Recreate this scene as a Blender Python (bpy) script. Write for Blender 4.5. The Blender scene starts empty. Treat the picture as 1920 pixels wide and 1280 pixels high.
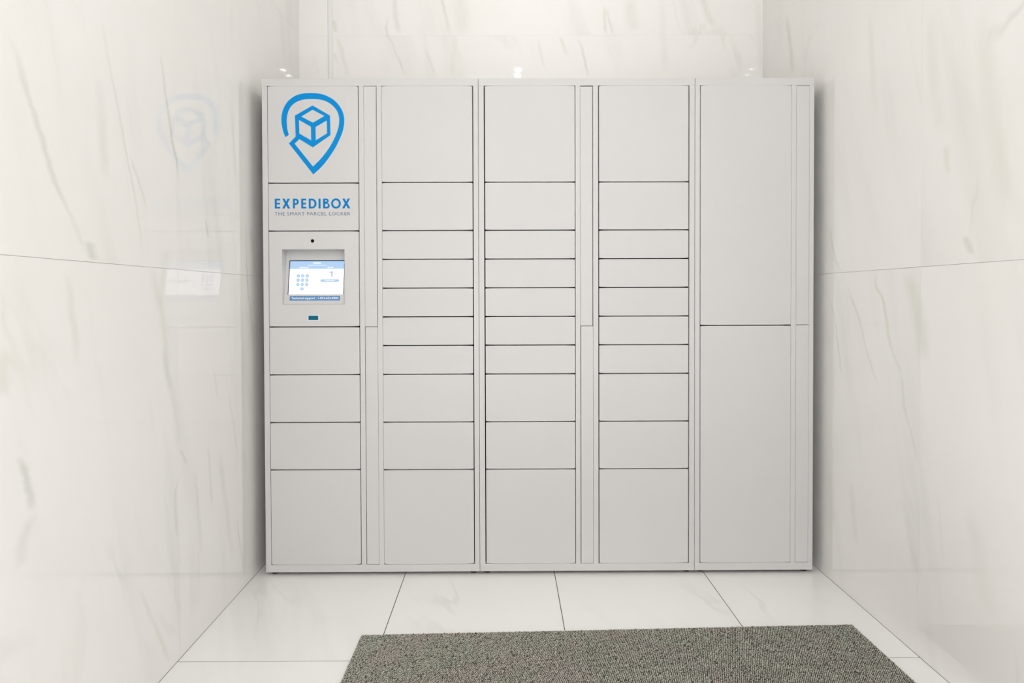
import bpy, bmesh, math, random
from mathutils import Matrix, Vector

random.seed(7)
scene = bpy.context.scene
COL = scene.collection

# ------------------------------------------------------------------ camera
cd = bpy.data.cameras.new('camera')
cam = bpy.data.objects.new('camera', cd)
COL.objects.link(cam)
R_ = Vector((0.99998422, -0.00458456, -0.00324615))
U_ = Vector((0.00331452, 0.01498457, 0.99988223))
F_ = Vector((0.00453538, 0.99987721, -0.01499953))
cam.matrix_world = Matrix((
    (R_.x, U_.x, -F_.x, 0.96420),
    (R_.y, U_.y, -F_.y, -2.52043),
    (R_.z, U_.z, -F_.z, 1.11532),
    (0, 0, 0, 1)))
cd.sensor_fit = 'HORIZONTAL'
cd.sensor_width = 36.0
cd.lens = 1182.0 / 1920.0 * 36.0
cd.shift_x = 7.5275 / 1920.0
cd.shift_y = -65.6276 / 1920.0
cd.clip_start = 0.05
scene.camera = cam

# ------------------------------------------------------------------ world, light, exposure
world = bpy.data.worlds.new('world')
scene.world = world
world.use_nodes = True
bg = world.node_tree.nodes['Background']
bg.inputs['Color'].default_value = (0.99, 0.988, 0.995, 1)
bg.inputs['Strength'].default_value = 2.75          # uniform fill light, added to even out the alcove through its open front

LIGHT_COL = (1.0, 0.985, 0.965)
LAMP_Z = 3.33
# (x, y, watts) of each twin downlight in the alcove ceiling
TWINS = [(1.097, 0.02, 1.1), (1.097, -2.53, 6.0)]

vs = scene.view_settings
scene.display_settings.display_device = 'sRGB'
vs.view_transform = 'Standard'
vs.look = 'None'
vs.exposure = 0.09
vs.gamma = 1.0
vs.use_curve_mapping = False

# ------------------------------------------------------------------ room dimensions (metres)
XL, XR = -0.0456, 2.2404          # side walls
YB, YF = 0.602, -3.7              # back wall, open front edge
ZC = 3.34                         # ceiling
SEAM1, SEAM2 = 1.2037, 2.4025     # horizontal wall joints

VEINS = {
    'L': [
        ([(-1.238, 1.668), (-1.218, 1.644), (-1.195, 1.609), (-1.184, 1.569), (-1.162, 1.525), (-1.132, 1.459), (-1.104, 1.394), (-1.072, 1.340), (-1.033, 1.290), (-1.001, 1.236), (-0.974, 1.208)], 0.016, 0.55),
        ([(-0.987, 1.256), (-0.977, 1.234), (-0.966, 1.207)], 0.030, 0.70),
        ([(-0.924, 1.836), (-0.913, 1.781), (-0.895, 1.707), (-0.868, 1.634), (-0.846, 1.564), (-0.825, 1.492), (-0.802, 1.432), (-0.779, 1.348), (-0.763, 1.262), (-0.756, 1.215)], 0.011, 0.50),
        ([(-0.810, 1.502), (-0.791, 1.470), (-0.767, 1.431), (-0.734, 1.362)], 0.012, 0.45),
        ([(-0.656, 1.841), (-0.642, 1.791), (-0.632, 1.740), (-0.612, 1.666), (-0.596, 1.599), (-0.566, 1.524), (-0.561, 1.459)], 0.013, 0.80),
        ([(-0.938, 1.672), (-0.931, 1.594), (-0.926, 1.536), (-0.923, 1.477), (-0.912, 1.412)], 0.030, 0.35),
        ([(-0.386, 1.379), (-0.375, 1.348), (-0.365, 1.316)], 0.012, 0.60),
        ([(-0.057, 1.454), (-0.051, 1.299), (-0.043, 1.174), (-0.029, 1.101), (-0.000, 0.994), (0.030, 0.896)], 0.009, 0.75),
        ([(-0.007, 1.398), (0.013, 1.325), (0.031, 1.208)], 0.030, 0.50),
        ([(-0.190, 1.856), (-0.166, 1.746), (-0.150, 1.631), (-0.129, 1.515)], 0.020, 0.30),
        ([(-0.708, 1.201), (-0.677, 1.113), (-0.650, 1.019), (-0.638, 0.906), (-0.612, 0.839), (-0.589, 0.754), (-0.576, 0.635)], 0.028, 0.60),
        ([(-0.612, 0.855), (-0.594, 0.787), (-0.580, 0.719), (-0.572, 0.651)], 0.008, 0.50),
        ([(-1.062, 1.191), (-1.054, 1.139), (-1.048, 1.090), (-1.038, 1.039), (-1.031, 0.951)], 0.020, 0.40),
        ([(-0.339, 0.873), (-0.320, 0.815), (-0.301, 0.756)], 0.012, 0.50),
        ([(-0.228, 0.782), (-0.198, 0.699), (-0.169, 0.604), (-0.147, 0.509)], 0.016, 0.40),
        ([(-1.223, 0.791), (-1.206, 0.772), (-1.195, 0.739), (-1.186, 0.708), (-1.179, 0.674), (-1.176, 0.659)], 0.018, 0.65),
        ([(-1.176, 0.659), (-1.192, 0.631), (-1.207, 0.603), (-1.214, 0.549)], 0.030, 0.35),
        ([(-0.569, 0.650), (-0.544, 0.614), (-0.528, 0.586)], 0.014, 0.55),
        ([(-0.577, 0.573), (-0.591, 0.532), (-0.598, 0.497), (-0.581, 0.373)], 0.012, 0.60),
        ([(-0.790, 0.313), (-0.765, 0.266), (-0.732, 0.201), (-0.697, 0.136), (-0.641, 0.026)], 0.016, 0.50),
        ([(-0.384, 0.624), (-0.371, 0.511), (-0.358, 0.397)], 0.016, 0.40),
        ([(-0.162, 0.291), (-0.136, 0.180), (-0.108, 0.087), (-0.090, 0.021)], 0.010, 0.60),
        ([(-0.297, 0.585), (-0.274, 0.465), (-0.234, 0.297), (-0.202, 0.147)], 0.030, 0.35),
        ([(-0.477, 0.559), (-0.455, 0.412), (-0.437, 0.263)], 0.020, 0.35),
    ],
    'R': [
        ([(-0.046, 1.387), (-0.084, 1.269), (-0.127, 1.206)], 0.014, 0.60),
        ([(-0.364, 1.204), (-0.355, 1.160), (-0.395, 1.105), (-0.417, 1.034), (-0.435, 0.964), (-0.470, 0.905), (-0.498, 0.865)], 0.016, 0.60),
        ([(-0.447, 0.938), (-0.470, 0.905), (-0.498, 0.865)], 0.012, 0.80),
        ([(-0.498, 0.882), (-0.504, 0.831), (-0.513, 0.764), (-0.548, 0.686), (-0.585, 0.595)], 0.012, 0.50),
        ([(-0.172, 1.164), (-0.216, 1.085), (-0.258, 1.028), (-0.286, 0.953), (-0.336, 0.864), (-0.371, 0.804)], 0.013, 0.50),
        ([(-0.041, 1.115), (-0.086, 1.022), (-0.110, 0.930), (-0.138, 0.811)], 0.010, 0.70),
        ([(-0.516, 1.199), (-0.562, 1.106), (-0.596, 0.975), (-0.604, 0.910)], 0.050, 0.50),
        ([(-0.772, 1.284), (-0.785, 1.256), (-0.801, 1.226)], 0.022, 0.60),
        ([(-0.697, 1.553), (-0.700, 1.506), (-0.705, 1.459)], 0.020, 0.40),
        ([(0.352, 2.397), (0.313, 2.273), (0.275, 2.093)], 0.030, 0.60),
        ([(-0.308, 2.111), (-0.329, 1.918), (-0.350, 1.728)], 0.030, 0.30),
        ([(-0.627, 1.967), (-0.641, 1.772), (-0.688, 1.571)], 0.040, 0.30),
        ([(-0.829, 1.891), (-0.849, 1.727), (-0.906, 1.421), (-0.941, 1.294)], 0.050, 0.30),
        ([(-0.204, 0.434), (-0.223, 0.321), (-0.238, 0.209)], 0.030, 0.35),
        ([(-0.804, 0.535), (-0.835, 0.415), (-0.864, 0.271)], 0.050, 0.30),
        ([(-0.529, 0.443), (-0.562, 0.303), (-0.588, 0.247)], 0.030, 0.25),
    ],
    'B': [
        ([(0.392, 2.498), (0.389, 2.407), (0.407, 2.381), (0.430, 2.315), (0.456, 2.263), (0.474, 2.198)], 0.012, 0.60),
        ([(0.426, 2.602), (0.434, 2.472), (0.457, 2.404)], 0.022, 0.45),
        ([(0.654, 2.602), (0.665, 2.550), (0.677, 2.498), (0.693, 2.414)], 0.016, 0.60),
        ([(0.709, 2.404), (0.719, 2.341), (0.713, 2.289), (0.705, 2.195)], 0.022, 0.35),
        ([(0.754, 2.602), (0.761, 2.497), (0.771, 2.404)], 0.050, 0.35),
        ([(0.572, 2.341), (0.603, 2.263), (0.624, 2.195)], 0.014, 0.45),
        ([(0.137, 2.404), (0.163, 2.329), (0.183, 2.251), (0.196, 2.196)], 0.018, 0.50),
        ([(0.127, 2.483), (0.130, 2.457), (0.135, 2.415)], 0.016, 0.60),
        ([(0.126, 2.321), (0.134, 2.295), (0.147, 2.264)], 0.010, 0.50),
        ([(1.457, 2.549), (1.460, 2.470), (1.465, 2.403)], 0.014, 0.50),
        ([(1.470, 2.536), (1.483, 2.470), (1.504, 2.400)], 0.010, 0.45),
        ([(1.236, 2.398), (1.257, 2.353), (1.275, 2.301)], 0.016, 0.50),
        ([(1.331, 2.398), (1.344, 2.340), (1.362, 2.275), (1.380, 2.194)], 0.012, 0.55),
        ([(1.938, 2.600), (1.954, 2.548), (1.970, 2.496), (2.004, 2.438)], 0.030, 0.55),
        ([(1.581, 2.588), (1.591, 2.496), (1.607, 2.418)], 0.050, 0.40),
        ([(1.128, 2.393), (1.144, 2.314), (1.165, 2.236)], 0.012, 0.30),
        ([(1.738, 2.588), (1.746, 2.444), (1.760, 2.209)], 0.030, 0.30),
        ([(2.212, 2.587), (2.223, 2.417), (2.234, 2.208)], 0.030, 0.30),
    ],
}


# ------------------------------------------------------------------ helpers
def link(name, mesh, mats=(), parent=None):
    o = bpy.data.objects.new(name, mesh)
    COL.objects.link(o)
    for m in (mats if isinstance(mats, (list, tuple)) else [mats]):
        mesh.materials.append(m)
    if parent is not None:
        o.parent = parent
    return o


def empty(name, loc):
    o = bpy.data.objects.new(name, None)
    COL.objects.link(o)
    o.location = loc
    o.empty_display_size = 0.1
    return o


def tag(o, label=None, cat=None, group=None, kind=None):
    if label: o['label'] = label
    if cat: o['category'] = cat
    if group: o['group'] = group
    if kind: o['kind'] = kind
    return o


class MB:
    """collects shapes into one mesh"""
    def __init__(self):
        self.v, self.f = [], []

    def add(self, vs_, fs):
        n = len(self.v)
        self.v += [tuple(p) for p in vs_]
        self.f += [tuple(i + n for i in f) for f in fs]

    def box(self, x0, x1, y0, y1, z0, z1):
        self.add([(x0, y0, z0), (x1, y0, z0), (x1, y1, z0), (x0, y1, z0),
                  (x0, y0, z1), (x1, y0, z1), (x1, y1, z1), (x0, y1, z1)],
                 [(0, 3, 2, 1), (4, 5, 6, 7), (0, 1, 5, 4), (1, 2, 6, 5), (2, 3, 7, 6), (3, 0, 4, 7)])

    def bevbox(self, x0, x1, y0, y1, z0, z1, b):
        """box whose front (-y) edge is chamfered by b"""
        self.prism([(x0, z0), (x1, z0), (x1, z1), (x0, z1)], y0, y1, b)

    def prism(self, out, y0, y1, b=0.0):
        """outline (x,z), counter-clockwise seen from -y, from front y0 back to y1; front edge chamfered"""
        n = len(out)
        rings = []
        if b > 0:
            ins = []
            for i in range(n):
                p, a, c = Vector(out[i]), Vector(out[i - 1]), Vector(out[(i + 1) % n])
                d1, d2 = (p - a), (c - p)
                if d1.length < 1e-9: d1 = d2
                if d2.length < 1e-9: d2 = d1
                d1.normalize(); d2.normalize()
                n1, n2 = Vector((-d1.y, d1.x)), Vector((-d2.y, d2.x))
                m = n1 + n2
                m = m / max(m.length_squared / 2, 0.3)
                ins.append(p + m * b)
            rings = [[(p.x, y0, p.y) for p in ins],
                     [(p.x * .3 + q[0] * .7, y0 + b * .3, p.y * .3 + q[1] * .7) for p, q in zip(ins, out)],
                     [(q[0], y0 + b, q[1]) for q in out]]
        else:
            rings = [[(q[0], y0, q[1]) for q in out]]
        rings.append([(q[0], y1, q[1]) for q in out])
        vv = [p for r in rings for p in r]
        ff = [tuple(range(n))]
        for k in range(len(rings) - 1):
            for i in range(n):
                j = (i + 1) % n
                ff.append((k * n + i, (k + 1) * n + i, (k + 1) * n + j, k * n + j))
        ff.append(tuple(reversed(range((len(rings) - 1) * n, len(rings) * n))))
        self.add(vv, ff)

    def cyl(self, cx, cy, z0, z1, r, n=20, r1=None):
        r1 = r if r1 is None else r1
        a = [(cx + r * math.cos(2 * math.pi * i / n), cy + r * math.sin(2 * math.pi * i / n), z0) for i in range(n)]
        c = [(cx + r1 * math.cos(2 * math.pi * i / n), cy + r1 * math.sin(2 * math.pi * i / n), z1) for i in range(n)]
        self.add(a + c, [tuple(reversed(range(n))), tuple(range(n, 2 * n))] +
                 [(i, (i + 1) % n, n + (i + 1) % n, n + i) for i in range(n)])

    def disc_y(self, cx, y0, y1, cz, r, n=20):
        self.prism([(cx + r * math.cos(2 * math.pi * i / n), cz + r * math.sin(2 * math.pi * i / n)) for i in range(n)], y0, y1)

    def mesh(self, name):
        me = bpy.data.meshes.new(name)
        me.from_pydata(self.v, [], self.f)
        me.update()
        return me

    def build(self, name, mat, parent=None, loc=None):
        o = link(name, self.mesh(name), mat, parent)
        if loc: o.location = loc
        return o


def smooth(o, angle=40):
    for p in o.data.polygons: p.use_smooth = True
    try:
        o.data.set_sharp_from_angle(angle=math.radians(angle))
    except Exception:
        pass
    return o


# ------------------------------------------------------------------ materials
class N:
    """small node-tree writer"""
    def __init__(self, name):
        self.m = bpy.data.materials.new(name)
        self.m.use_nodes = True
        self.t = self.m.node_tree
        self.b = self.t.nodes['Principled BSDF']

    def put(self, sock, val):
        if hasattr(val, 'is_output'):
            self.t.links.new(val, sock)
        else:
            sock.default_value = val

    def node(self, typ, ins=None, **attrs):
        n = self.t.nodes.new(typ)
        for k, v in attrs.items(): setattr(n, k, v)
        for k, v in (ins or {}).items(): self.put(n.inputs[k], v)
        return n

    def math(self, op, a, b=0.0, c=0.0, clamp=False):
        n = self.node('ShaderNodeMath', {0: a, 1: b, 2: c}, operation=op, use_clamp=clamp)
        return n.outputs[0]

    def noise(self, vec, scale, detail=3, rough=0.5, dist=0.0):
        n = self.node('ShaderNodeTexNoise', {'Vector': vec, 'Scale': scale, 'Detail': detail, 'Roughness': rough, 'Distortion': dist})
        return n.outputs['Fac']

    def ramp(self, v, a, b, c=0.0, d=1.0, typ='SMOOTHSTEP'):
        n = self.node('ShaderNodeMapRange', {'Value': v, 'From Min': a, 'From Max': b, 'To Min': c, 'To Max': d}, interpolation_type=typ)
        return n.outputs[0]

    def mix(self, f, a, b):
        n = self.node('ShaderNodeMix', data_type='RGBA')
        self.put(n.inputs[0], f)
        self.put(n.inputs[6], a)
        self.put(n.inputs[7], b)
        return n.outputs[2]


def plain(name, col, rough=0.5, spec=0.5, metal=0.0, emit=None, strength=0.0):
    w = N(name)
    w.b.inputs['Base Color'].default_value = (*col, 1)
    w.b.inputs['Roughness'].default_value = rough
    w.b.inputs['Specular IOR Level'].default_value = spec
    w.b.inputs['Metallic'].default_value = metal
    if emit:
        w.b.inputs['Emission Color'].default_value = (*emit, 1)
        w.b.inputs['Emission Strength'].default_value = strength
    return w.m


MARBLE_BASE = (0.850, 0.834, 0.802, 1)
MARBLE_PALE = (0.878, 0.864, 0.840, 1)
MARBLE_VEIN = (0.41, 0.44, 0.385, 1)
MARBLE_OLIVE = (0.52, 0.53, 0.38, 1)


def marble(name, rough, hero=None, axis=None, lean=0.22, gain=1.0, base=MARBLE_BASE, pale=MARBLE_PALE):
    """polished cream marble; u runs along the wall, v up it. hero = measured veins [(points, width, strength)]"""
    w = N(name)
    geo = w.node('ShaderNodeNewGeometry')
    sep = w.node('ShaderNodeSeparateXYZ', {0: geo.outputs['Position']})
    if axis == 'floor':
        u, v = sep.outputs['X'], sep.outputs['Y']
    else:
        u, v = sep.outputs[axis], sep.outputs['Z']
    info = w.node('ShaderNodeObjectInfo')
    off = w.math('MULTIPLY', info.outputs['Random'], 37.0)
    sgn = -1.0 if (axis == 'Y' and name.endswith('right')) else 1.0
    us = w.math('MULTIPLY', u, sgn)
    lean_u = w.math('ADD', us, w.math('MULTIPLY', v, lean))
    comb = w.node('ShaderNodeCombineXYZ', {0: w.math('MULTIPLY', lean_u, 3.2), 1: w.math('MULTIPLY', v, 0.42), 2: off}).outputs[0]
    comb2 = w.node('ShaderNodeCombineXYZ', {0: w.math('MULTIPLY', lean_u, 1.7), 1: w.math('MULTIPLY', v, 0.55), 2: w.math('ADD', off, 9.0)}).outputs[0]
    flat = w.node('ShaderNodeCombineXYZ', {0: us, 1: v, 2: 0.0}).outputs[0]
    # broad cloudy streaks
    n1 = w.noise(comb, 1.6, 5, 0.55, 0.4)
    streak = w.ramp(n1, 0.50, 0.78)
    # thin ridge veins
    n2 = w.noise(comb2, 1.3, 4, 0.5, 0.6)
    ridge = w.math('ABSOLUTE', w.math('SUBTRACT', n2, 0.5))
    thin = w.ramp(ridge, 0.0, 0.022, 1.0, 0.0)
    gate = w.ramp(w.noise(flat, 1.7, 2), 0.52, 0.70)
    thin = w.math('MULTIPLY', thin, gate)
    mask = w.math('MULTIPLY', thin, 0.22 * gain)
    # measured veins
    if hero:
        wob = w.math('MULTIPLY', w.math('SUBTRACT', w.noise(flat, 22.0, 3, 0.6), 0.5), 0.02)
        uw = w.math('ADD', u, wob)
        patch = w.ramp(w.noise(w.node('ShaderNodeCombineXYZ', {0: us, 1: w.math('MULTIPLY', v, 0.35), 2: 3.0}).outputs[0], 9.0, 3, 0.6), 0.30, 0.62, 0.45, 1.0)
        for pts, wd, s in hero:
            v0, v1 = min(p[1] for p in pts), max(p[1] for p in pts)
            u0, u1 = min(p[0] for p in pts), max(p[0] for p in pts)
            if u1 - u0 < 1e-4: u1 = u0 + 1e-4
            t = w.math('DIVIDE', w.math('SUBTRACT', v, v0), v1 - v0)
            fc = w.node('ShaderNodeFloatCurve', {'Value': t})
            cm = fc.mapping.curves[0]
            q = sorted(((p[1] - v0) / (v1 - v0), (p[0] - u0) / (u1 - u0)) for p in pts)
            cm.points[0].location = q[0]
            cm.points[1].location = q[-1]
            for a in q[1:-1]: cm.points.new(*a)
            fc.mapping.update()
            uc = w.math('MULTIPLY_ADD', fc.outputs[0], u1 - u0, u0)
            d = w.math('ABSOLUTE', w.math('SUBTRACT', uw, uc))
            g = w.ramp(d, 0.0, wd * 1.0, 1.0, 0.0)
            fade = w.math('MULTIPLY', w.math('MULTIPLY', t, w.math('SUBTRACT', 1.0, t)), 6.0, clamp=True)
            g = w.math('MULTIPLY', w.math('MULTIPLY', g, fade), s * 0.55 * gain)
            mask = w.math('MAXIMUM', mask, g)
        mask = w.math('MULTIPLY', mask, patch)
    c = w.mix(w.ramp(w.noise(flat, 1.1, 3), 0.35, 0.65), base, pale)
    c = w.mix(w.math('MULTIPLY', streak, 0.16 * gain), c, MARBLE_VEIN)
    hue = w.ramp(w.noise(flat, 3.0, 2), 0.38, 0.54)
    c = w.mix(mask, c, w.mix(hue, MARBLE_VEIN, MARBLE_OLIVE))
    w.put(w.b.inputs['Base Color'], c)
    w.b.inputs['Roughness'].default_value = rough
    w.b.inputs['IOR'].default_value = 1.5
    return w.m


M = {}
M['marble_left'] = marble('marble_left', 0.02, VEINS['L'], 'Y')
M['marble_right'] = marble('marble_right', 0.02, VEINS['R'], 'Y')
M['marble_back'] = marble('marble_back', 0.02, VEINS['B'], 'X')
M['marble_floor'] = marble('marble_floor', 0.22, None, 'floor', lean=0.45, gain=0.75,
                           base=(0.89, 0.878, 0.858, 1), pale=(0.91, 0.90, 0.883, 1))
M['grout_floor'] = plain('grout_floor', (0.10, 0.095, 0.06), 0.9, 0.1)
M['grout_wall'] = plain('grout_wall', (0.60, 0.59, 0.54), 0.9, 0.1)
M['edge_strip'] = plain('pale_edge_strip', (0.82, 0.81, 0.80), 0.15)
M['ceiling'] = plain('ceiling_paint', (0.82, 0.81, 0.79), 0.8, 0.2)


def powder(name, col):
    w = N(name)
    tc = w.node('ShaderNodeTexCoord')
    n = w.noise(tc.outputs['Object'], 420.0, 2)
    big = w.noise(tc.outputs['Object'], 3.0, 2)
    a = tuple(x * 0.985 for x in col) + (1,)
    w.put(w.b.inputs['Base Color'], w.mix(w.ramp(big, 0.3, 0.7), a, (*col, 1)))
    bump = w.node('ShaderNodeBump', {'Height': n, 'Strength': 0.04, 'Distance': 0.001})
    w.put(w.b.inputs['Normal'], bump.outputs[0])
    w.b.inputs['Roughness'].default_value = 0.42
    return w.m


M['locker'] = powder('white_powder_coat', (0.59, 0.583, 0.573))
M['gap_shade'] = plain('dark_gap_shade', (0.05, 0.047, 0.035), 0.8, 0.1)  # shade behind the door gaps, put into the colour
M['rubber'] = plain('black_rubber', (0.012, 0.011, 0.01), 0.7)
M['blue'] = plain('blue_vinyl', (0.0, 0.245, 0.62), 0.55, 0.12)
M['blue_text'] = plain('blue_vinyl_lettering', (0.0, 0.19, 0.50), 0.55, 0.12)
M['slate_text'] = plain('slate_blue_lettering', (0.055, 0.125, 0.215), 0.5, 0.15)
M['lens'] = plain('black_lens', (0.003, 0.003, 0.003), 0.5, 0.08)
M['teal'] = plain('teal_scanner_glass', (0.0, 0.115, 0.19), 0.35, 0.15)
M['white_trim'] = plain('white_scanner_trim', (0.86, 0.86, 0.85), 0.3)
M['bezel'] = plain('dark_screen_edge', (0.008, 0.03, 0.075), 0.4, 0.12)
M['sticker'] = plain('blue_sticker', (0.075, 0.23, 0.47), 0.4)
M['sticker_text'] = plain('white_sticker_text', (0.86, 0.9, 0.95), 0.4)


def screen_mat(name, col, k=1.0):
    return plain(name, tuple(c * 0.06 for c in col), 0.3, 0.08, 0.0, col, k)


M['scr_white'] = screen_mat('screen_white', (0.92, 0.935, 1.0), 1.35)
M['scr_head'] = screen_mat('screen_header_blue', (0.47, 0.67, 0.94), 0.88)
M['scr_pale'] = screen_mat('screen_pale_text', (0.82, 0.91, 1.0), 0.88)
M['scr_key'] = screen_mat('screen_key_blue', (0.43, 0.61, 0.86), 0.88)
M['scr_keyin'] = screen_mat('screen_key_light', (0.58, 0.77, 0.95), 0.88)
M['scr_ring'] = screen_mat('screen_key_ring', (0.74, 0.84, 0.94), 0.88)
M['scr_bar'] = screen_mat('screen_button_blue', (0.47, 0.64, 0.90), 0.88)
M['scr_dark'] = screen_mat('screen_figure_navy', (0.06, 0.10, 0.20), 0.88)
M['metal_trim'] = plain('white_lamp_trim', (0.8, 0.8, 0.79), 0.35)
M['lamp'] = plain('lamp_glow', (0.9, 0.9, 0.9), 0.4, 0.3, 0.0, (1.0, 0.97, 0.93), 120.0)


def mat_carpet():
    w = N('grey_loop_pile')
    geo = w.node('ShaderNodeNewGeometry')
    tc = w.node('ShaderNodeTexCoord')
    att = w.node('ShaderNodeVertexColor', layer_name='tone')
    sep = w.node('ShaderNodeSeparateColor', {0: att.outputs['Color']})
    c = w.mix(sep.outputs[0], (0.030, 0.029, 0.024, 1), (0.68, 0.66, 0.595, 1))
    hue = w.noise(tc.outputs['Object'], 5.0, 3)
    tint = w.mix(w.ramp(hue, 0.40, 0.60), (0.95, 1.0, 0.94, 1), (1.0, 0.965, 0.95, 1))
    n = w.node('ShaderNodeMix', data_type='RGBA', blend_type='MULTIPLY')
    n.inputs[0].default_value = 1.0
    w.put(n.inputs[6], c)
    w.put(n.inputs[7], tint)
    w.put(w.b.inputs['Base Color'], n.outputs[2])
    w.b.inputs['Roughness'].default_value = 0.95
    w.b.inputs['Specular IOR Level'].default_value = 0.1
    return w.m


M['pile'] = mat_carpet()
M['backing'] = plain('dark_rubber_backing', (0.035, 0.034, 0.028), 0.9, 0.2)

# ------------------------------------------------------------------ room: floor, walls, ceiling, each tile a part
def tile_mesh(w, h, th, b=0.0006):
    m = MB()
    o = [(-w / 2, -h / 2), (w / 2, -h / 2), (w / 2, h / 2), (-w / 2, h / 2)]
    i = [(x - math.copysign(b, x), y - math.copysign(b, y)) for x, y in o]
    v = [(x, y, 0) for x, y in o] + [(x, y, th - b) for x, y in o] + [(x, y, th) for x, y in i]
    f = [(3, 2, 1, 0), (8, 9, 10, 11)]
    for k in range(4):
        j = (k + 1) % 4
        f += [(k, j, 4 + j, 4 + k), (4 + k, 4 + j, 8 + j, 8 + k)]
    m.add(v, f)
    return m


TH = 0.003          # tile proud of its grout bed
tile_cache = {}


def tile(parent, mat, frame, u0, u1, v0, v1, gaps, name='tile', th=TH):
    """gaps: half joints at the left, right, lower and upper edge"""
    u0, u1, v0, v1 = u0 + gaps[0], u1 - gaps[1], v0 + gaps[2], v1 - gaps[3]
    w, h = round(u1 - u0, 4), round(v1 - v0, 4)
    key = (w, h, mat.name, name)
    if key not in tile_cache:
        me = tile_mesh(w, h, th, 0.0002).mesh(name)
        me.materials.append(mat)
        tile_cache[key] = me
    o = bpy.data.objects.new(name, tile_cache[key])
    COL.objects.link(o)
    o.parent = parent
    o.matrix_world = frame @ Matrix.Translation(((u0 + u1) / 2, (v0 + v1) / 2, 0))
    return o


def frame_of(origin, ux, vx, nx):
    return Matrix((
        (ux[0], vx[0], nx[0], origin[0]),
        (ux[1], vx[1], nx[1], origin[1]),
        (ux[2], vx[2], nx[2], origin[2]),
        (0, 0, 0, 1)))


T0 = 0.10
FTH = 0.0007        # floor joints are filled almost flush
m = MB(); m.box(XL - T0, XR + T0, YF, YB + T0, -T0, -FTH)
floor = tag(m.build('floor', M['grout_floor']), kind='structure')
m = MB(); m.box(XL - T0, XL - TH, YF, YB + T0, -TH, ZC)
wall_left = tag(m.build('wall_left', M['grout_wall']), kind='structure')
m = MB(); m.box(XR + TH, XR + T0, YF, YB + T0, -TH, ZC)
wall_right = tag(m.build('wall_right', M['grout_wall']), kind='structure')
m = MB(); m.box(XL - TH, XR + TH, YB + TH, YB + T0, -TH, ZC)
wall_back = tag(m.build('wall_back', M['grout_wall']), kind='structure')
m = MB(); m.box(XL - T0, XR + T0, YF, YB + T0, ZC, ZC + 0.08)
ceiling = tag(m.build('ceiling', M['ceiling']), kind='structure')

fx = [XL, 0.558, 1.1603, 1.7627, XR]
fy = [YB, -0.598, -1.798, -2.998, YF]
F0 = frame_of((0, 0, -FTH), (1, 0, 0), (0, 1, 0), (0, 0, 1))
J = 0.0014
for i, (a, b) in enumerate(zip(fx[:-1], fx[1:])):
    for c, d in zip(fy[1:], fy[:-1]):
        tile(floor, M['marble_floor'], F0, a, b, c, d, (J if i else .0011, J if i < 3 else .0011, J, J), th=FTH)

wz = [0.0, SEAM1, SEAM2, ZC]
FL = frame_of((XL - TH, 0, 0), (0, 1, 0), (0, 0, 1), (1, 0, 0))
FR = frame_of((XR + TH, 0, 0), (0, -1, 0), (0, 0, 1), (-1, 0, 0))
FB = frame_of((0, YB + TH, 0), (1, 0, 0), (0, 0, 1), (0, -1, 0))
wyL = [YF, -2.98, -1.78, -0.575, YB]
wyR = [YF, -2.98, -1.78, -0.590, YB]
half = [0.0003, 0.0004, 0.0002, 0.0]           # half joints at the floor, the lower seam, the upper seam, the ceiling
V_ = 0.0002
for k, (v0, v1) in enumerate(zip(wz[:-1], wz[1:])):
    lo_, hi_ = half[k], half[k + 1]
    for i, (a, b) in enumerate(zip(wyL[:-1], wyL[1:])):
        tile(wall_left, M['marble_left'], FL, a, b, v0, v1, (V_, V_ if b < YB else 0, lo_, hi_))
    for i, (a, b) in enumerate(zip(wyR[:-1], wyR[1:])):
        tile(wall_right, M['marble_right'], FR, -b, -a, v0, v1, (V_ if b < YB else 0, V_, lo_, hi_))
    tile(wall_back, M['marble_back'], FB, XL, 0.0985, v0, v1, (0, .0010, lo_ * .5, hi_ * .5))
    tile(wall_back, M['edge_strip'], FB, 0.0985, 0.1208, v0, v1, (.0004, .0002, 0, 0), 'trim_strip')
    tile(wall_back, M['marble_back'], FB, 0.1208, XR, v0, v1, (.0002, 0, hi_ if k == 2 else lo_, hi_))

# ------------------------------------------------------------------ twin downlights
def ring(m, cx, cy, z0, z1, r_in, r_out, n=28):
    v, f = [], []
    for i in range(n):
        a = 2 * math.pi * i / n
        c, s = math.cos(a), math.sin(a)
        v += [(cx + r_in * c, cy + r_in * s, z1), (cx + r_in * c, cy + r_in * s, z0 + .001),
              (cx + r_out * c, cy + r_out * s, z0), (cx + r_out * c, cy + r_out * s, z1)]
    for i in range(n):
        j = (i + 1) % n
        for k in range(4):
            l = (k + 1) % 4
            f.append((i * 4 + k, i * 4 + l, j * 4 + l, j * 4 + k))
    m.add(v, f)


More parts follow.
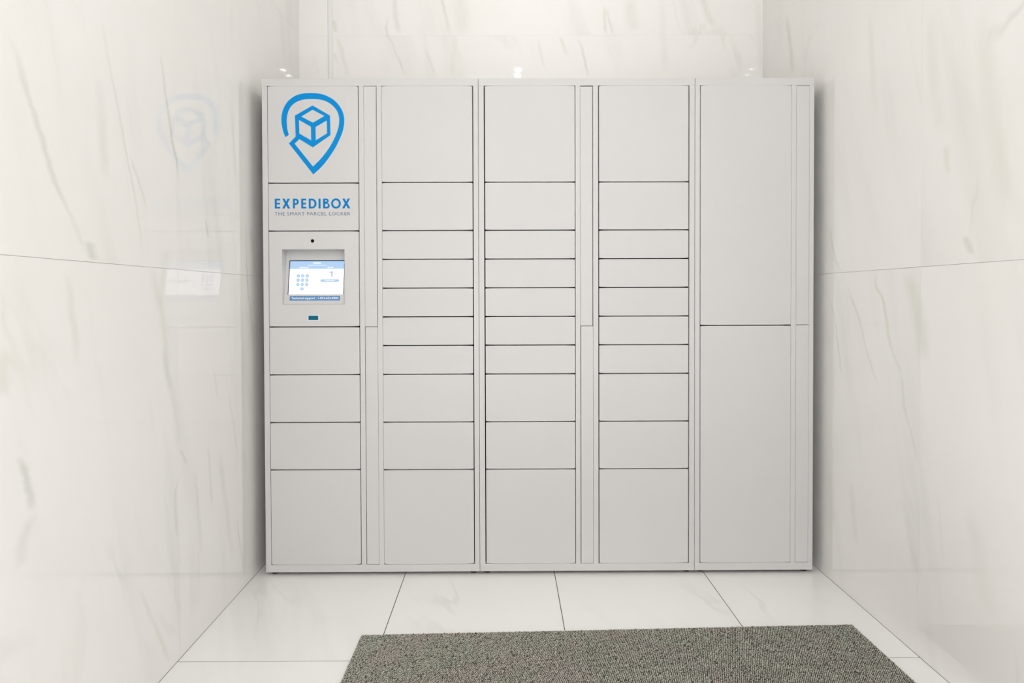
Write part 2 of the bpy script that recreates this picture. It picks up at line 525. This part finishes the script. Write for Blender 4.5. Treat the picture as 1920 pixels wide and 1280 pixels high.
SPAN = 0.165
where = ['above the lockers, nearest the back wall', 'farther from the lockers, towards the open end']
for (lx, ly, watts), wh in zip(TWINS, where):
    root = tag(empty('ceiling_downlight', (lx, ly, ZC)), 'twin round white downlight %s' % wh, 'light', 'twin downlights in the alcove ceiling')
    m = MB(); m.box(-.06, .06, -.15, .15, -.006, 0)
    m.build('trim_plate', M['metal_trim'], root)
    for s in (-1, 1):
        m = MB(); ring(m, 0, s * SPAN / 2, -.012, -.006, .030, .040)
        smooth(m.build('trim_ring', M['metal_trim'], root))
        m = MB(); m.cyl(0, s * SPAN / 2, -.0085, -.006, .029)
        m.build('lamp_disc', M['lamp'], root)
        ld = bpy.data.lights.new('downlight_lamp', 'AREA')
        ld.shape = 'DISK'; ld.size = 0.055
        ld.energy = watts / 2
        ld.color = LIGHT_COL
        lo = bpy.data.objects.new('downlight_lamp', ld)
        COL.objects.link(lo)
        lo.parent = root
        lo.location = (0, s * SPAN / 2, -.014)

# ------------------------------------------------------------------ parcel lockers
YD = 0.56               # depth
ZT = 1.9845             # top
Z0 = 0.0125             # underside
DT, DB = 1.9550, 0.0430  # door field
HG = 0.0037             # gap between stacked doors


def door_outline(x0, x1, z0, z1, lo=.4, hi=.4):
    """slightly relaxed top and bottom edges that turn into small round corners"""
    prof = [(0.0, .0060), (.0008, .0042), (.0024, .0028), (.0055, .0019), (.014, .0011), (.028, .0004), (.050, 0.0)]
    o = []
    o += [(x0 + d, z0 + z * lo) for d, z in prof]
    o += [(x1 - d, z0 + z * lo) for d, z in reversed(prof)]
    o += [(x1 - d, z1 - z * hi) for d, z in prof]
    o += [(x0 + d, z1 - z * hi) for d, z in reversed(prof)]
    return o


def locker_root(x0, label):
    return tag(empty('parcel_locker', (x0, 0, 0)), label, 'locker', 'white parcel locker units along the back wall')


def carcass(root, W, openings):
    """outer shell and face frame; openings are the (x0, x1) fields between stiles"""
    t = 0.0012
    m = MB()
    m.box(0, t, .003, YD, Z0, ZT); m.box(W - t, W, .003, YD, Z0, ZT)
    m.box(t, W - t, .003, YD, ZT - t, ZT); m.box(t, W - t, .003, YD, Z0, Z0 + t)
    m.box(t, W - t, YD - t, YD, Z0 + t, ZT - t)
    m.build('carcass', M['locker'], root)
    m = MB()
    # added dark sheet behind the doors, its colour stands in for shade in the gaps
    m.box(.004, W - .004, .055, .060, Z0 + .004, ZT - .004)
    m.build('shade_sheet', M['gap_shade'], root)
    # face frame
    m = MB()
    xs = [0.0]
    for a, b in openings: xs += [a, b]
    xs.append(W)
    for i in range(0, len(xs), 2):
        m.bevbox(xs[i], xs[i + 1], 0, .03, DB - .0006, DT + .0006, .0008)
    m.bevbox(0, W, 0, .03, DT + .0006, ZT, .0008)
    m.bevbox(0, W, 0, .03, Z0, DB - .0006, .0008)
    m.build('face_frame', M['locker'], root)
    for fx_ in (.028, W - .026):
        for fy_ in (.03, YD - .04):
            m = MB()
            m.cyl(fx_, fy_, 0.0, .006, .014)
            m.cyl(fx_, fy_, .006, Z0 + .001, .006)
            smooth(m.build('levelling_foot', M['rubber'], root))


def door(root, name, x0, x1, z0, z1, gl, gr, lo=.4, hi=.4):
    m = MB()
    m.prism(door_outline(x0 + gl, x1 - gr, z0, z1, lo, hi), 0.0, .02, .0009)
    return m.build(name, M['locker'], root)


def stack(root, x0, x1, cuts, gl, gr, names=None):
    """cuts: heights from the top edge down; doors between them"""
    out = []
    for k in range(len(cuts) - 1):
        zt = cuts[k] - (HG / 2 if k else -.0005)
        zb = cuts[k + 1] + (HG / 2 if k < len(cuts) - 2 else .0000)
        nm = names[k] if names else 'locker_door'
        out.append(None if nm is None else door(root, nm, x0, x1, zb, zt, gl, gr,
                                          .85 if k == len(cuts) - 2 else .4, .85 if k == 0 else .4))
    return out


def fillers(root, x0, x1, split, top_gaps, low_gaps, zt_gap=.0006):
    m = MB(); m.bevbox(x0 + top_gaps[0], x1 - top_gaps[1], 0.0, .02, split + .0009, DT - zt_gap, .0008)
    m.build('filler_panel', M['locker'], root)
    m = MB(); m.bevbox(x0 + low_gaps[0], x1 - low_gaps[1], 0.0, .02, DB + .0008, split - .0009, .0008)
    m.build('filler_panel', M['locker'], root)


CUT_MAIN = [DT, 1.5730, 1.3817, 1.2673, 1.1522, 1.0373, 0.9227, 0.8073, 0.6155, 0.4243, DB]
CUT_KIOSK = [DT, 1.5713, 1.3809, 0.9985, 0.8070, 0.6158, 0.4255, DB]

# ---- left unit: kiosk column and one column of doors
XA, WA = 0.0, 0.8590
A = locker_root(XA, 'left white locker unit with touchscreen, blue pin logo and lettering')
carcass(A, WA, [(.0215, .3842), (.4040, .4552), (.4748, .8395)])
kd = stack(A, .0215, .3842, CUT_KIOSK, .0017, .0026,
           ['sign_panel', 'sign_panel', None, 'locker_door', 'locker_door', 'locker_door', 'locker_door'])
stack(A, .4748, .8395, CUT_MAIN, .0006, .0036)
fillers(A, .4040, .4552, .9985, (.0006, .0020), (.0020, .0006), .0014)
sign_logo, sign_text = kd[0], kd[1]
tag(sign_logo, 'white panel with the blue pin and box logo')
tag(sign_text, 'white panel with blue lettering')

# ---- middle unit: two columns of doors
XB, WB = 0.8604, 0.8626
B = locker_root(XB, 'middle white locker unit, two columns of ten blank doors each')
carcass(B, WB, [(.0213, .3860), (.4050, .4562), (.4768, .8412)])
stack(B, .0213, .3860, CUT_MAIN, .0042, .0024)
stack(B, .4768, .8412, CUT_MAIN, .0036, .0036)
fillers(B, .4050, .4562, .9985, (.0007, .0024), (.0024, .0007), .0034)

# ---- right unit: two tall doors
XC, WC = 1.7244, 0.4756
C_ = locker_root(XC, 'right white narrow locker unit with just two tall doors')
carcass(C_, WC, [(.0196, .3856), (.4046, .4572)])
stack(C_, .0196, .3856, [DT + .0005, .9990, DB], .0026, .0006)
fillers(C_, .4046, .4572, .9998, (.0007, .0007), (.0009, .0005), .0012)

# ---- kiosk panel with its screen recess
kx0, kx1 = .0215 + .0017, .3842 - .0026
kz0, kz1 = 0.9985 + HG / 2, 1.3809 - HG / 2
ox0, ox1, oz0, oz1 = .0752, .3242, 1.0878, 1.3085


def plate_y(z): return .0200 + (z - 1.128) * .193


m = MB()
out = door_outline(kx0, kx1, kz0, kz1)
b = .0010
ins = [((kx0 + kx1) / 2 + (x - (kx0 + kx1) / 2) * (1 - 2 * b / (kx1 - kx0)),
        (kz0 + kz1) / 2 + (z - (kz0 + kz1) / 2) * (1 - 2 * b / (kz1 - kz0))) for x, z in out]
n = len(out)
vv = [(x, 0, z) for x, z in ins] + [(x, b, z) for x, z in out] + [(x, .02, z) for x, z in out]
ff = []
for k in range(2):
    for i in range(n):
        j = (i + 1) % n
        ff.append((k * n + i, (k + 1) * n + i, (k + 1) * n + j, k * n + j))
hole = [(ox0, oz0), (ox1, oz0), (ox1, oz1), (ox0, oz1)]
h0 = len(vv)
vv += [(x, 0, z) for x, z in hole] + [(x + math.copysign(.0012, .2 - x), plate_y(z), z + math.copysign(.0012, 1.2 - z)) for x, z in hole]
ff.append((h0 + 4, h0 + 5, h0 + 6, h0 + 7))
for i in range(4):
    j = (i + 1) % 4
    ff.append((h0 + i, h0 + 4 + i, h0 + 4 + j, h0 + j))
# front face between the outline and the recess, quarter by quarter
q = n // 4
corner_mid = [0, 2 * q, 2 * q, n]
seg = {'b': list(range(0, 2 * q)), 't': list(range(2 * q, 4 * q))}
ff.append(tuple(seg['b'] + [h0 + 1, h0 + 0]))
ff.append(tuple([2 * q - 1, 2 * q, h0 + 2, h0 + 1]))
ff.append(tuple(seg['t'] + [h0 + 3, h0 + 2]))
ff.append(tuple([4 * q - 1, 0, h0 + 0, h0 + 3]))
m.add(vv, ff)
kiosk = m.build('screen_panel', M['locker'], A)
tag(kiosk, 'white panel with recessed touchscreen, camera and scanner')


# screen, drawn in its own tilted plane: x across, y up, z out of the glass
ang = math.atan(.193)
SW, SH = .2190, .1375
sx0 = .0930
P0 = Vector((sx0, plate_y(1.1282) + .0, 1.1282))
SF = Matrix.Translation(P0) @ Matrix(((1, 0, 0, 0), (0, math.sin(ang), -math.cos(ang), 0), (0, math.cos(ang), math.sin(ang), 0), (0, 0, 0, 1)))


def on_screen(name, polys, z, mat, th=.0002):
    m = MB()
    for pts in polys:
        k = len(pts)
        m.add([(x, y, z) for x, y in pts] + [(x, y, z - th) for x, y in pts],
              [tuple(range(k)), tuple(reversed(range(k, 2 * k)))] +
              [(i, k + i, k + (i + 1) % k, (i + 1) % k) for i in range(k)])
    o = m.build(name, mat, kiosk)
    o.matrix_parent_inverse = Matrix.Identity(4)
    o.matrix_local = SF
    return o


def S(fx_, fy_): return (fx_ * SW, (1 - fy_) * SH)          # fractions from the top left
def rect(a, b_, c, d): return [S(a, d), S(b_, d), S(b_, c), S(a, c)]
def circ(cx, cy, r, n=20): return [(cx * SW + r * math.cos(2 * math.pi * i / n), (1 - cy) * SH + r * math.sin(2 * math.pi * i / n)) for i in range(n)]
def pill(a, b_, c, d, n=6):
    r = (d - c) * SH / 2
    x0, x1, yc = a * SW + r, b_ * SW - r, (1 - (c + d) / 2) * SH
    return [(x1 + r * math.cos(-math.pi / 2 + math.pi * i / n), yc + r * math.sin(-math.pi / 2 + math.pi * i / n)) for i in range(n + 1)] + \
           [(x0 + r * math.cos(math.pi / 2 + math.pi * i / n), yc + r * math.sin(math.pi / 2 + math.pi * i / n)) for i in range(n + 1)]


on_screen('screen_edge', [[(-.0034, -.0004), (SW + .0014, -.0004), (SW + .0014, SH + .0036), (-.0034, SH + .0036)]], .0010, M['bezel'], .0009)
on_screen('screen', [[(0, 0), (SW, 0), (SW, SH), (0, SH)]], .0014, M['scr_white'], .0003)
on_screen('screen_header', [rect(0, 1, 0, .235)], .0017, M['scr_head'])
on_screen('header_text', [pill(.42, .575, .035, .085), pill(.33, .67, .118, .140), pill(.17, .35, .175, .215), pill(.69, .81, .17, .208)], .0020, M['scr_pale'])
for r_ in range(4):
    for c_ in range(3):
        cx, cy = .163 + .082 * c_, .445 + .130 * r_
        if r_ == 3 and c_ != 1:
            on_screen('keypad_key', [circ(cx, cy, .0071)], .0017, M['scr_ring' if c_ == 0 else 'scr_pale'])
            on_screen('key_centre', [circ(cx, cy, .0046)], .0020, M['scr_white'])
        else:
            on_screen('keypad_key', [circ(cx, cy, .0071)], .0017, M['scr_key'])
            on_screen('key_centre', [circ(cx, cy, .0036)], .0020, M['scr_keyin'])
# little walking courier with a box
def fy_(y): return .300 + (y - .318) * .70
fig = [circ(.781, fy_(.318), .0014, 10),
       [S(.771, fy_(.345)), S(.788, fy_(.34)), S(.786, fy_(.46)), S(.773, fy_(.46))],
       [S(.773, fy_(.45)), S(.781, fy_(.45)), S(.772, fy_(.585)), S(.764, fy_(.585))],
       [S(.779, fy_(.45)), S(.787, fy_(.45)), S(.803, fy_(.58)), S(.797, fy_(.585))],
       [S(.752, fy_(.372)), S(.774, fy_(.350)), S(.774, fy_(.372)), S(.754, fy_(.392))]]
on_screen('walking_figure', fig, .0017, M['scr_dark'])
on_screen('figure_box', [[S(.730, fy_(.345)), S(.756, fy_(.335)), S(.758, fy_(.395)), S(.733, fy_(.405))]], .0020, M['scr_key'])
on_screen('screen_button', [pill(.572, .922, .548, .628)], .0017, M['scr_bar'])
on_screen('button_text', [pill(.655, .845, .573, .603)], .0020, M['scr_pale'])
on_screen('screen_mark', [circ(.935, .925, .0013, 8)], .0017, M['scr_key'])

# support sticker under the screen
st0, st1 = (.0990 - sx0), (.3005 - sx0)
sy0, sy1 = -.0250, -.0066
on_screen('support_sticker', [[(st0, sy0), (st1, sy0), (st1, sy1), (st0, sy1)]], .0006, M['sticker'], .0004)


def text_mesh(body, size, offset=0.0, spacing=1.0, depth=.0002):
    cu = bpy.data.curves.new('lettering', 'FONT')
    cu.body = body
    cu.size = size
    cu.offset = offset
    cu.space_character = spacing
    cu.extrude = depth
    cu.resolution_u = 3
    tmp = bpy.data.objects.new('lettering', cu)
    COL.objects.link(tmp)
    dg = bpy.context.evaluated_depsgraph_get()
    me = bpy.data.meshes.new_from_object(tmp.evaluated_get(dg))
    bpy.data.objects.remove(tmp)
    bpy.data.curves.remove(cu)
    xs = [v.co.x for v in me.vertices]; ys = [v.co.y for v in me.vertices]
    return me, min(xs), max(xs), min(ys), max(ys)


def fit_text(name, body, x0, x1, y0, y1, z, mat, parent, frame, **kw):
    """lettering scaled into the box x0..x1, y0..y1 of a plane"""
    me, a, b_, c, d = text_mesh(body, .02, **kw)
    me.name = name
    for v in me.vertices:
        v.co.x = x0 + (v.co.x - a) / (b_ - a) * (x1 - x0)
        v.co.y = y0 + (v.co.y - c) / (d - c) * (y1 - y0)
        v.co.z += z
    o = link(name, me, mat, parent)
    o.matrix_parent_inverse = Matrix.Identity(4)
    o.matrix_local = frame
    return o


fit_text('support_text', 'Technical support : 1-833-622-0304', st0 + .006, st1 - .006, sy0 + .0022, sy1 - .0036, .0010,
         M['sticker_text'], kiosk, SF, offset=.0004)

# camera eye and scanner window
m = MB()
m.disc_y(.1972, -.0012, .004, 1.3412, .0068)
m.build('camera_eye', M['lens'], kiosk)
m = MB(); m.bevbox(.1762, .2202, -.0006, .004, 1.0236, 1.0456, .0004)
m.build('scanner_trim', M['white_trim'], kiosk)
m = MB(); m.bevbox(.1785, .2178, -.0012, .004, 1.0256, 1.0436, .0004)
m.build('scanner_window', M['teal'], kiosk)

# ---- logo: a map pin that opens into a box, as raised vinyl
UP = Matrix(((1, 0, 0, 0), (0, 0, -1, 0), (0, 1, 0, 0), (0, 0, 0, 1)))     # plane drawing -> front of the locker
LX0, LX1, LZ0, LZ1 = .04138, .41971, 1.95829, 1.57725                      # span of the 1280-unit drawing grid


def L(p): return (LX0 + (LX1 - LX0) * p[0] / 1280.0, LZ0 + (LZ1 - LZ0) * p[1] / 1280.0)


def decal(name, loops, mat, parent, depth=.0002, smooth_loop=()):
    cu = bpy.data.curves.new(name, 'CURVE')
    cu.dimensions = '2D'; cu.fill_mode = 'BOTH'; cu.extrude = depth
    for lp in loops:
        sp = cu.splines.new('POLY')
        sp.points.add(len(lp) - 1)
        for pt, c in zip(sp.points, lp): pt.co = (c[0], c[1], 0, 1)
        sp.use_cyclic_u = True
    tmp = bpy.data.objects.new(name, cu)
    COL.objects.link(tmp)
    dg = bpy.context.evaluated_depsgraph_get()
    me = bpy.data.meshes.new_from_object(tmp.evaluated_get(dg))
    bpy.data.objects.remove(tmp); bpy.data.curves.remove(cu)
    o = link(name, me, mat, parent)
    o.matrix_parent_inverse = Matrix.Identity(4)
    o.matrix_local = Matrix.Translation((0, -depth, 0)) @ UP
    return o


def spline(pts, k=6):
    """Catmull-Rom through an open run of points"""
    o = []
    for i in range(len(pts) - 1):
        p0, p1, p2, p3 = pts[max(i - 1, 0)], pts[i], pts[i + 1], pts[min(i + 2, len(pts) - 1)]
        for j in range(k):
            t = j / k
            o.append(tuple(.5 * (2 * b_ + (c - a) * t + (2 * a - 5 * b_ + 4 * c - d) * t * t + (3 * b_ - a - 3 * c + d) * t ** 3)
                           for a, b_, c, d in zip(p0, p1, p2, p3)))
    o.append(pts[-1])
    return o


outer = [(175, 688), (150, 630), (131, 550), (122, 470), (130, 380), (155, 300), (200, 225), (260, 170), (330, 130), (410, 110),
         (500, 102), (600, 106), (690, 124), (770, 158), (840, 205), (900, 270), (945, 350), (966, 440), (962, 530), (945, 610),
         (905, 710), (850, 820), (780, 930), (700, 1035), (625, 1115), (545, 1186)]
inner = [(222, 658), (203, 590), (195, 500), (197, 430), (215, 350), (250, 285), (305, 235), (370, 203), (450, 186), (540, 182),
         (630, 188), (710, 208), (780, 245), (840, 300), (880, 365), (898, 440), (893, 530), (872, 610), (835, 700), (780, 800),
         (715, 895), (635, 990), (542, 1080)]
pin = spline(outer) + [(220, 772), (338, 656), (372, 705), (298, 775)] + list(reversed(spline(inner)))
decal('pin_logo', [[L(p) for p in pin]], M['blue'], sign_logo)
hexa = [(542, 268), (775, 402), (780, 662), (542, 826), (312, 684), (304, 402)]
holes = [[(542, 325), (702, 408), (545, 496), (390, 415)], [(358, 460), (518, 550), (520, 732), (362, 640)],
         [(732, 468), (734, 640), (582, 730), (580, 555)]]
decal('box_logo', [[L(p) for p in hexa]] + [[L(p) for p in h] for h in holes], M['blue'], sign_logo, .0003)

# ---- lettering, drawn on a 1920 x 960 grid over the second panel
TX0, TX1, TZ0, TZ1 = .01664, .39708, 1.55706, 1.36524


def TT(p): return (TX0 + (TX1 - TX0) * p[0] / 1920.0, TZ0 + (TZ1 - TZ0) * p[1] / 960.0)


def letter(loops):
    decal('letter', [[TT(p) for p in lp] for lp in loops], M['blue_text'], sign_text)


T_, B_ = 238.0, 434.0        # cap top and baseline
K_ = 40.0                    # stroke
def arc(cx, cy, rx, ry, a0, a1, n=16):
    return [(cx + rx * math.cos(math.radians(a0 + (a1 - a0) * i / n)), cy + ry * math.sin(math.radians(a0 + (a1 - a0) * i / n))) for i in range(n + 1)]


def letter_E(x, x1):
    mid = (T_ + B_) / 2
    letter([[(x, T_), (x1, T_), (x1, T_ + 34), (x + K_, T_ + 34), (x + K_, mid - 17), (x1 - 6, mid - 17), (x1 - 6, mid + 17),
             (x + K_, mid + 17), (x + K_, B_ - 34), (x1, B_ - 34), (x1, B_), (x, B_)]])


def letter_X(x, x1):
    c, my = (x + x1) / 2, (T_ + B_) / 2 - 3
    k = 50
    letter([[(x + 4, T_), (x + 4 + k, T_), (c, my - 36), (x1 - 4 - k, T_), (x1 - 4, T_), (c + 27, my), (x1, B_), (x1 - k, B_),
             (c, my + 38), (x + k, B_), (x, B_), (c - 27, my)]])


def letter_P(x, x1):
    r = 62.0
    cy = T_ + r
    letter([[(x, T_), (x1 - r, T_)] + arc(x1 - r, cy, r, r, -90, 90) + [(x + K_, T_ + 2 * r), (x + K_, B_), (x, B_)],
            [(x + K_, T_ + 34), (x1 - r, T_ + 34)] + arc(x1 - r, cy, r - 38, r - 34, -90, 90) + [(x + K_, T_ + 2 * r - 34)]])


def letter_D(x, x1):
    ry = (B_ - T_) / 2
    rx = 92.0
    cy = (T_ + B_) / 2
    letter([[(x, T_), (x1 - rx, T_)] + arc(x1 - rx, cy, rx, ry, -90, 90, 22) + [(x, B_)],
            [(x + K_, T_ + 35), (x1 - rx, T_ + 35)] + arc(x1 - rx, cy, rx - 41, ry - 35, -90, 90, 22) + [(x + K_, B_ - 35)]])


def letter_I(x, x1): letter([[(x, T_), (x1, T_), (x1, B_), (x, B_)]])


def letter_B(x, x1):
    m_ = T_ + 92
    r1, r2 = (m_ - T_) / 2, (B_ - m_) / 2
    letter([[(x, T_), (x1 - 20 - r1, T_)] + arc(x1 - 20 - r1, T_ + r1, r1, r1, -90, 75, 12) + arc(x1 - r2, m_ + r2, r2, r2, -80, 90, 14) + [(x, B_)],
            [(x + K_, T_ + 32), (x1 - 22 - r1, T_ + 32)] + arc(x1 - 22 - r1, T_ + r1, r1 - 30, r1 - 32, -90, 90, 8) + [(x + K_, m_ - 32 + 0)],
            [(x + K_, m_ + 14), (x1 - r2, m_ + 14)] + arc(x1 - r2, m_ + 14 + (r2 - 24), r2 - 36, r2 - 24, -90, 90, 8) + [(x + K_, B_ - 34)]])


def letter_O(x, x1):
    cx, cy, rx, ry = (x + x1) / 2, (T_ + B_) / 2, (x1 - x) / 2, (B_ - T_) / 2 + 4
    letter([arc(cx, cy, rx, ry, 0, 360 - 10, 36), arc(cx, cy, rx - 40, ry - 38, 0, 360 - 10, 36)])


letter_E(160, 268); letter_X(308, 470); letter_P(524, 642); letter_E(690, 792); letter_D(842, 998)
letter_I(1039, 1079); letter_B(1130, 1262); letter_O(1290, 1486); letter_X(1510, 1676)
fa, fb = TT((158, 572)), TT((1672, 505))
fit_text('tagline', 'THE SMART PARCEL LOCKER', fa[0], fb[0], fa[1], fb[1], .0002, M['slate_text'], sign_text, UP,
         spacing=1.12, offset=-.0001)

# ------------------------------------------------------------------ floor mat: backing and loop pile
MAT_C = [(.4836, -1.06), (2.1460, -1.06), (2.1330, -.4120), (.4880, -.4620)]


def mat_pt(s, t):
    a, b_, c, d = [Vector(p) for p in MAT_C]
    return (a * (1 - s) + b_ * s) * (1 - t) + (d * (1 - s) + c * s) * t


mroot = tag(empty('floor_mat', (1.3, -.75, 0)), 'dark grey woven loop mat lying on the marble floor before the lockers', 'mat')
mo = Vector((1.3, -.75))
m = MB()
nx, ny = 24, 16
edge = [mat_pt(i / nx, 0) for i in range(nx)] + [mat_pt(1, j / ny) for j in range(ny)] + \
       [mat_pt(1 - i / nx, 1) for i in range(nx)] + [mat_pt(0, 1 - j / ny) for j in range(ny)]
edge = [p - mo for p in edge]
k = len(edge)
m.add([(p.x, p.y, 0.0003) for p in edge] + [(p.x, p.y, .0050) for p in edge] + [(p.x * .997, p.y * .995, .0060) for p in edge],
      [tuple(reversed(range(k))), tuple(range(2 * k, 3 * k))] +
      [(i, (i + 1) % k, k + (i + 1) % k, k + i) for i in range(k)] +
      [(k + i, k + (i + 1) % k, 2 * k + (i + 1) % k, 2 * k + i) for i in range(k)])
m.build('mat_backing', M['backing'], mroot)

P = .0056
V, Fc, tone = [], [], []
cols, rows = int(1.66 / P), int(.62 / (P * .86))
rnd = random.random
for r_ in range(rows):
    for c_ in range(cols):
        s = ((c_ + .5 + r_ * .34) % cols) / cols
        t = (r_ + .5) / rows
        p = mat_pt(min(max(s, .0018), .9982), t) - mo
        cx, cy = p.x + (rnd() - .5) * .0018, p.y + (rnd() - .5) * .0016
        h = .0009 + .0020 * rnd()
        a = .75 + (rnd() - .5) * .9
        ca, sa = math.cos(a), math.sin(a)
        lx, ly = P * (.50 + .10 * rnd()), P * (.33 + .06 * rnd())
        n0 = len(V)
        def w_(x, y): return (cx + x * ca - y * sa, cy + x * sa + y * ca)
        base = [w_(-lx, 0), w_(-lx * .45, -ly), w_(lx * .5, -ly), w_(lx, 0), w_(lx * .5, ly), w_(-lx * .45, ly)]
        top = [w_(-lx * .62, 0), w_(0, -ly * .62), w_(lx * .62, 0), w_(0, ly * .62)]
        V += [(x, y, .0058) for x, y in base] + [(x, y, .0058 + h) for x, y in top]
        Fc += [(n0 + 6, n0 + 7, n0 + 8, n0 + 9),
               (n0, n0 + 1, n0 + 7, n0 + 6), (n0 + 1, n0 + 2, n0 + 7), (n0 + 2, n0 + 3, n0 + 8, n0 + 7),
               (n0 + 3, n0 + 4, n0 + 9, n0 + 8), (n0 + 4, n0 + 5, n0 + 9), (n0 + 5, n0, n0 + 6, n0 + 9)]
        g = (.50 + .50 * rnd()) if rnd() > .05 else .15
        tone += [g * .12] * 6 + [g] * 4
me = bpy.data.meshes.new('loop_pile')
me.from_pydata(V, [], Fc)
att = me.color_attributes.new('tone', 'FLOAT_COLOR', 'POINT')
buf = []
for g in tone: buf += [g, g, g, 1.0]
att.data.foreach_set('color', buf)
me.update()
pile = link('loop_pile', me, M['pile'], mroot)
pile['kind'] = 'stuff'
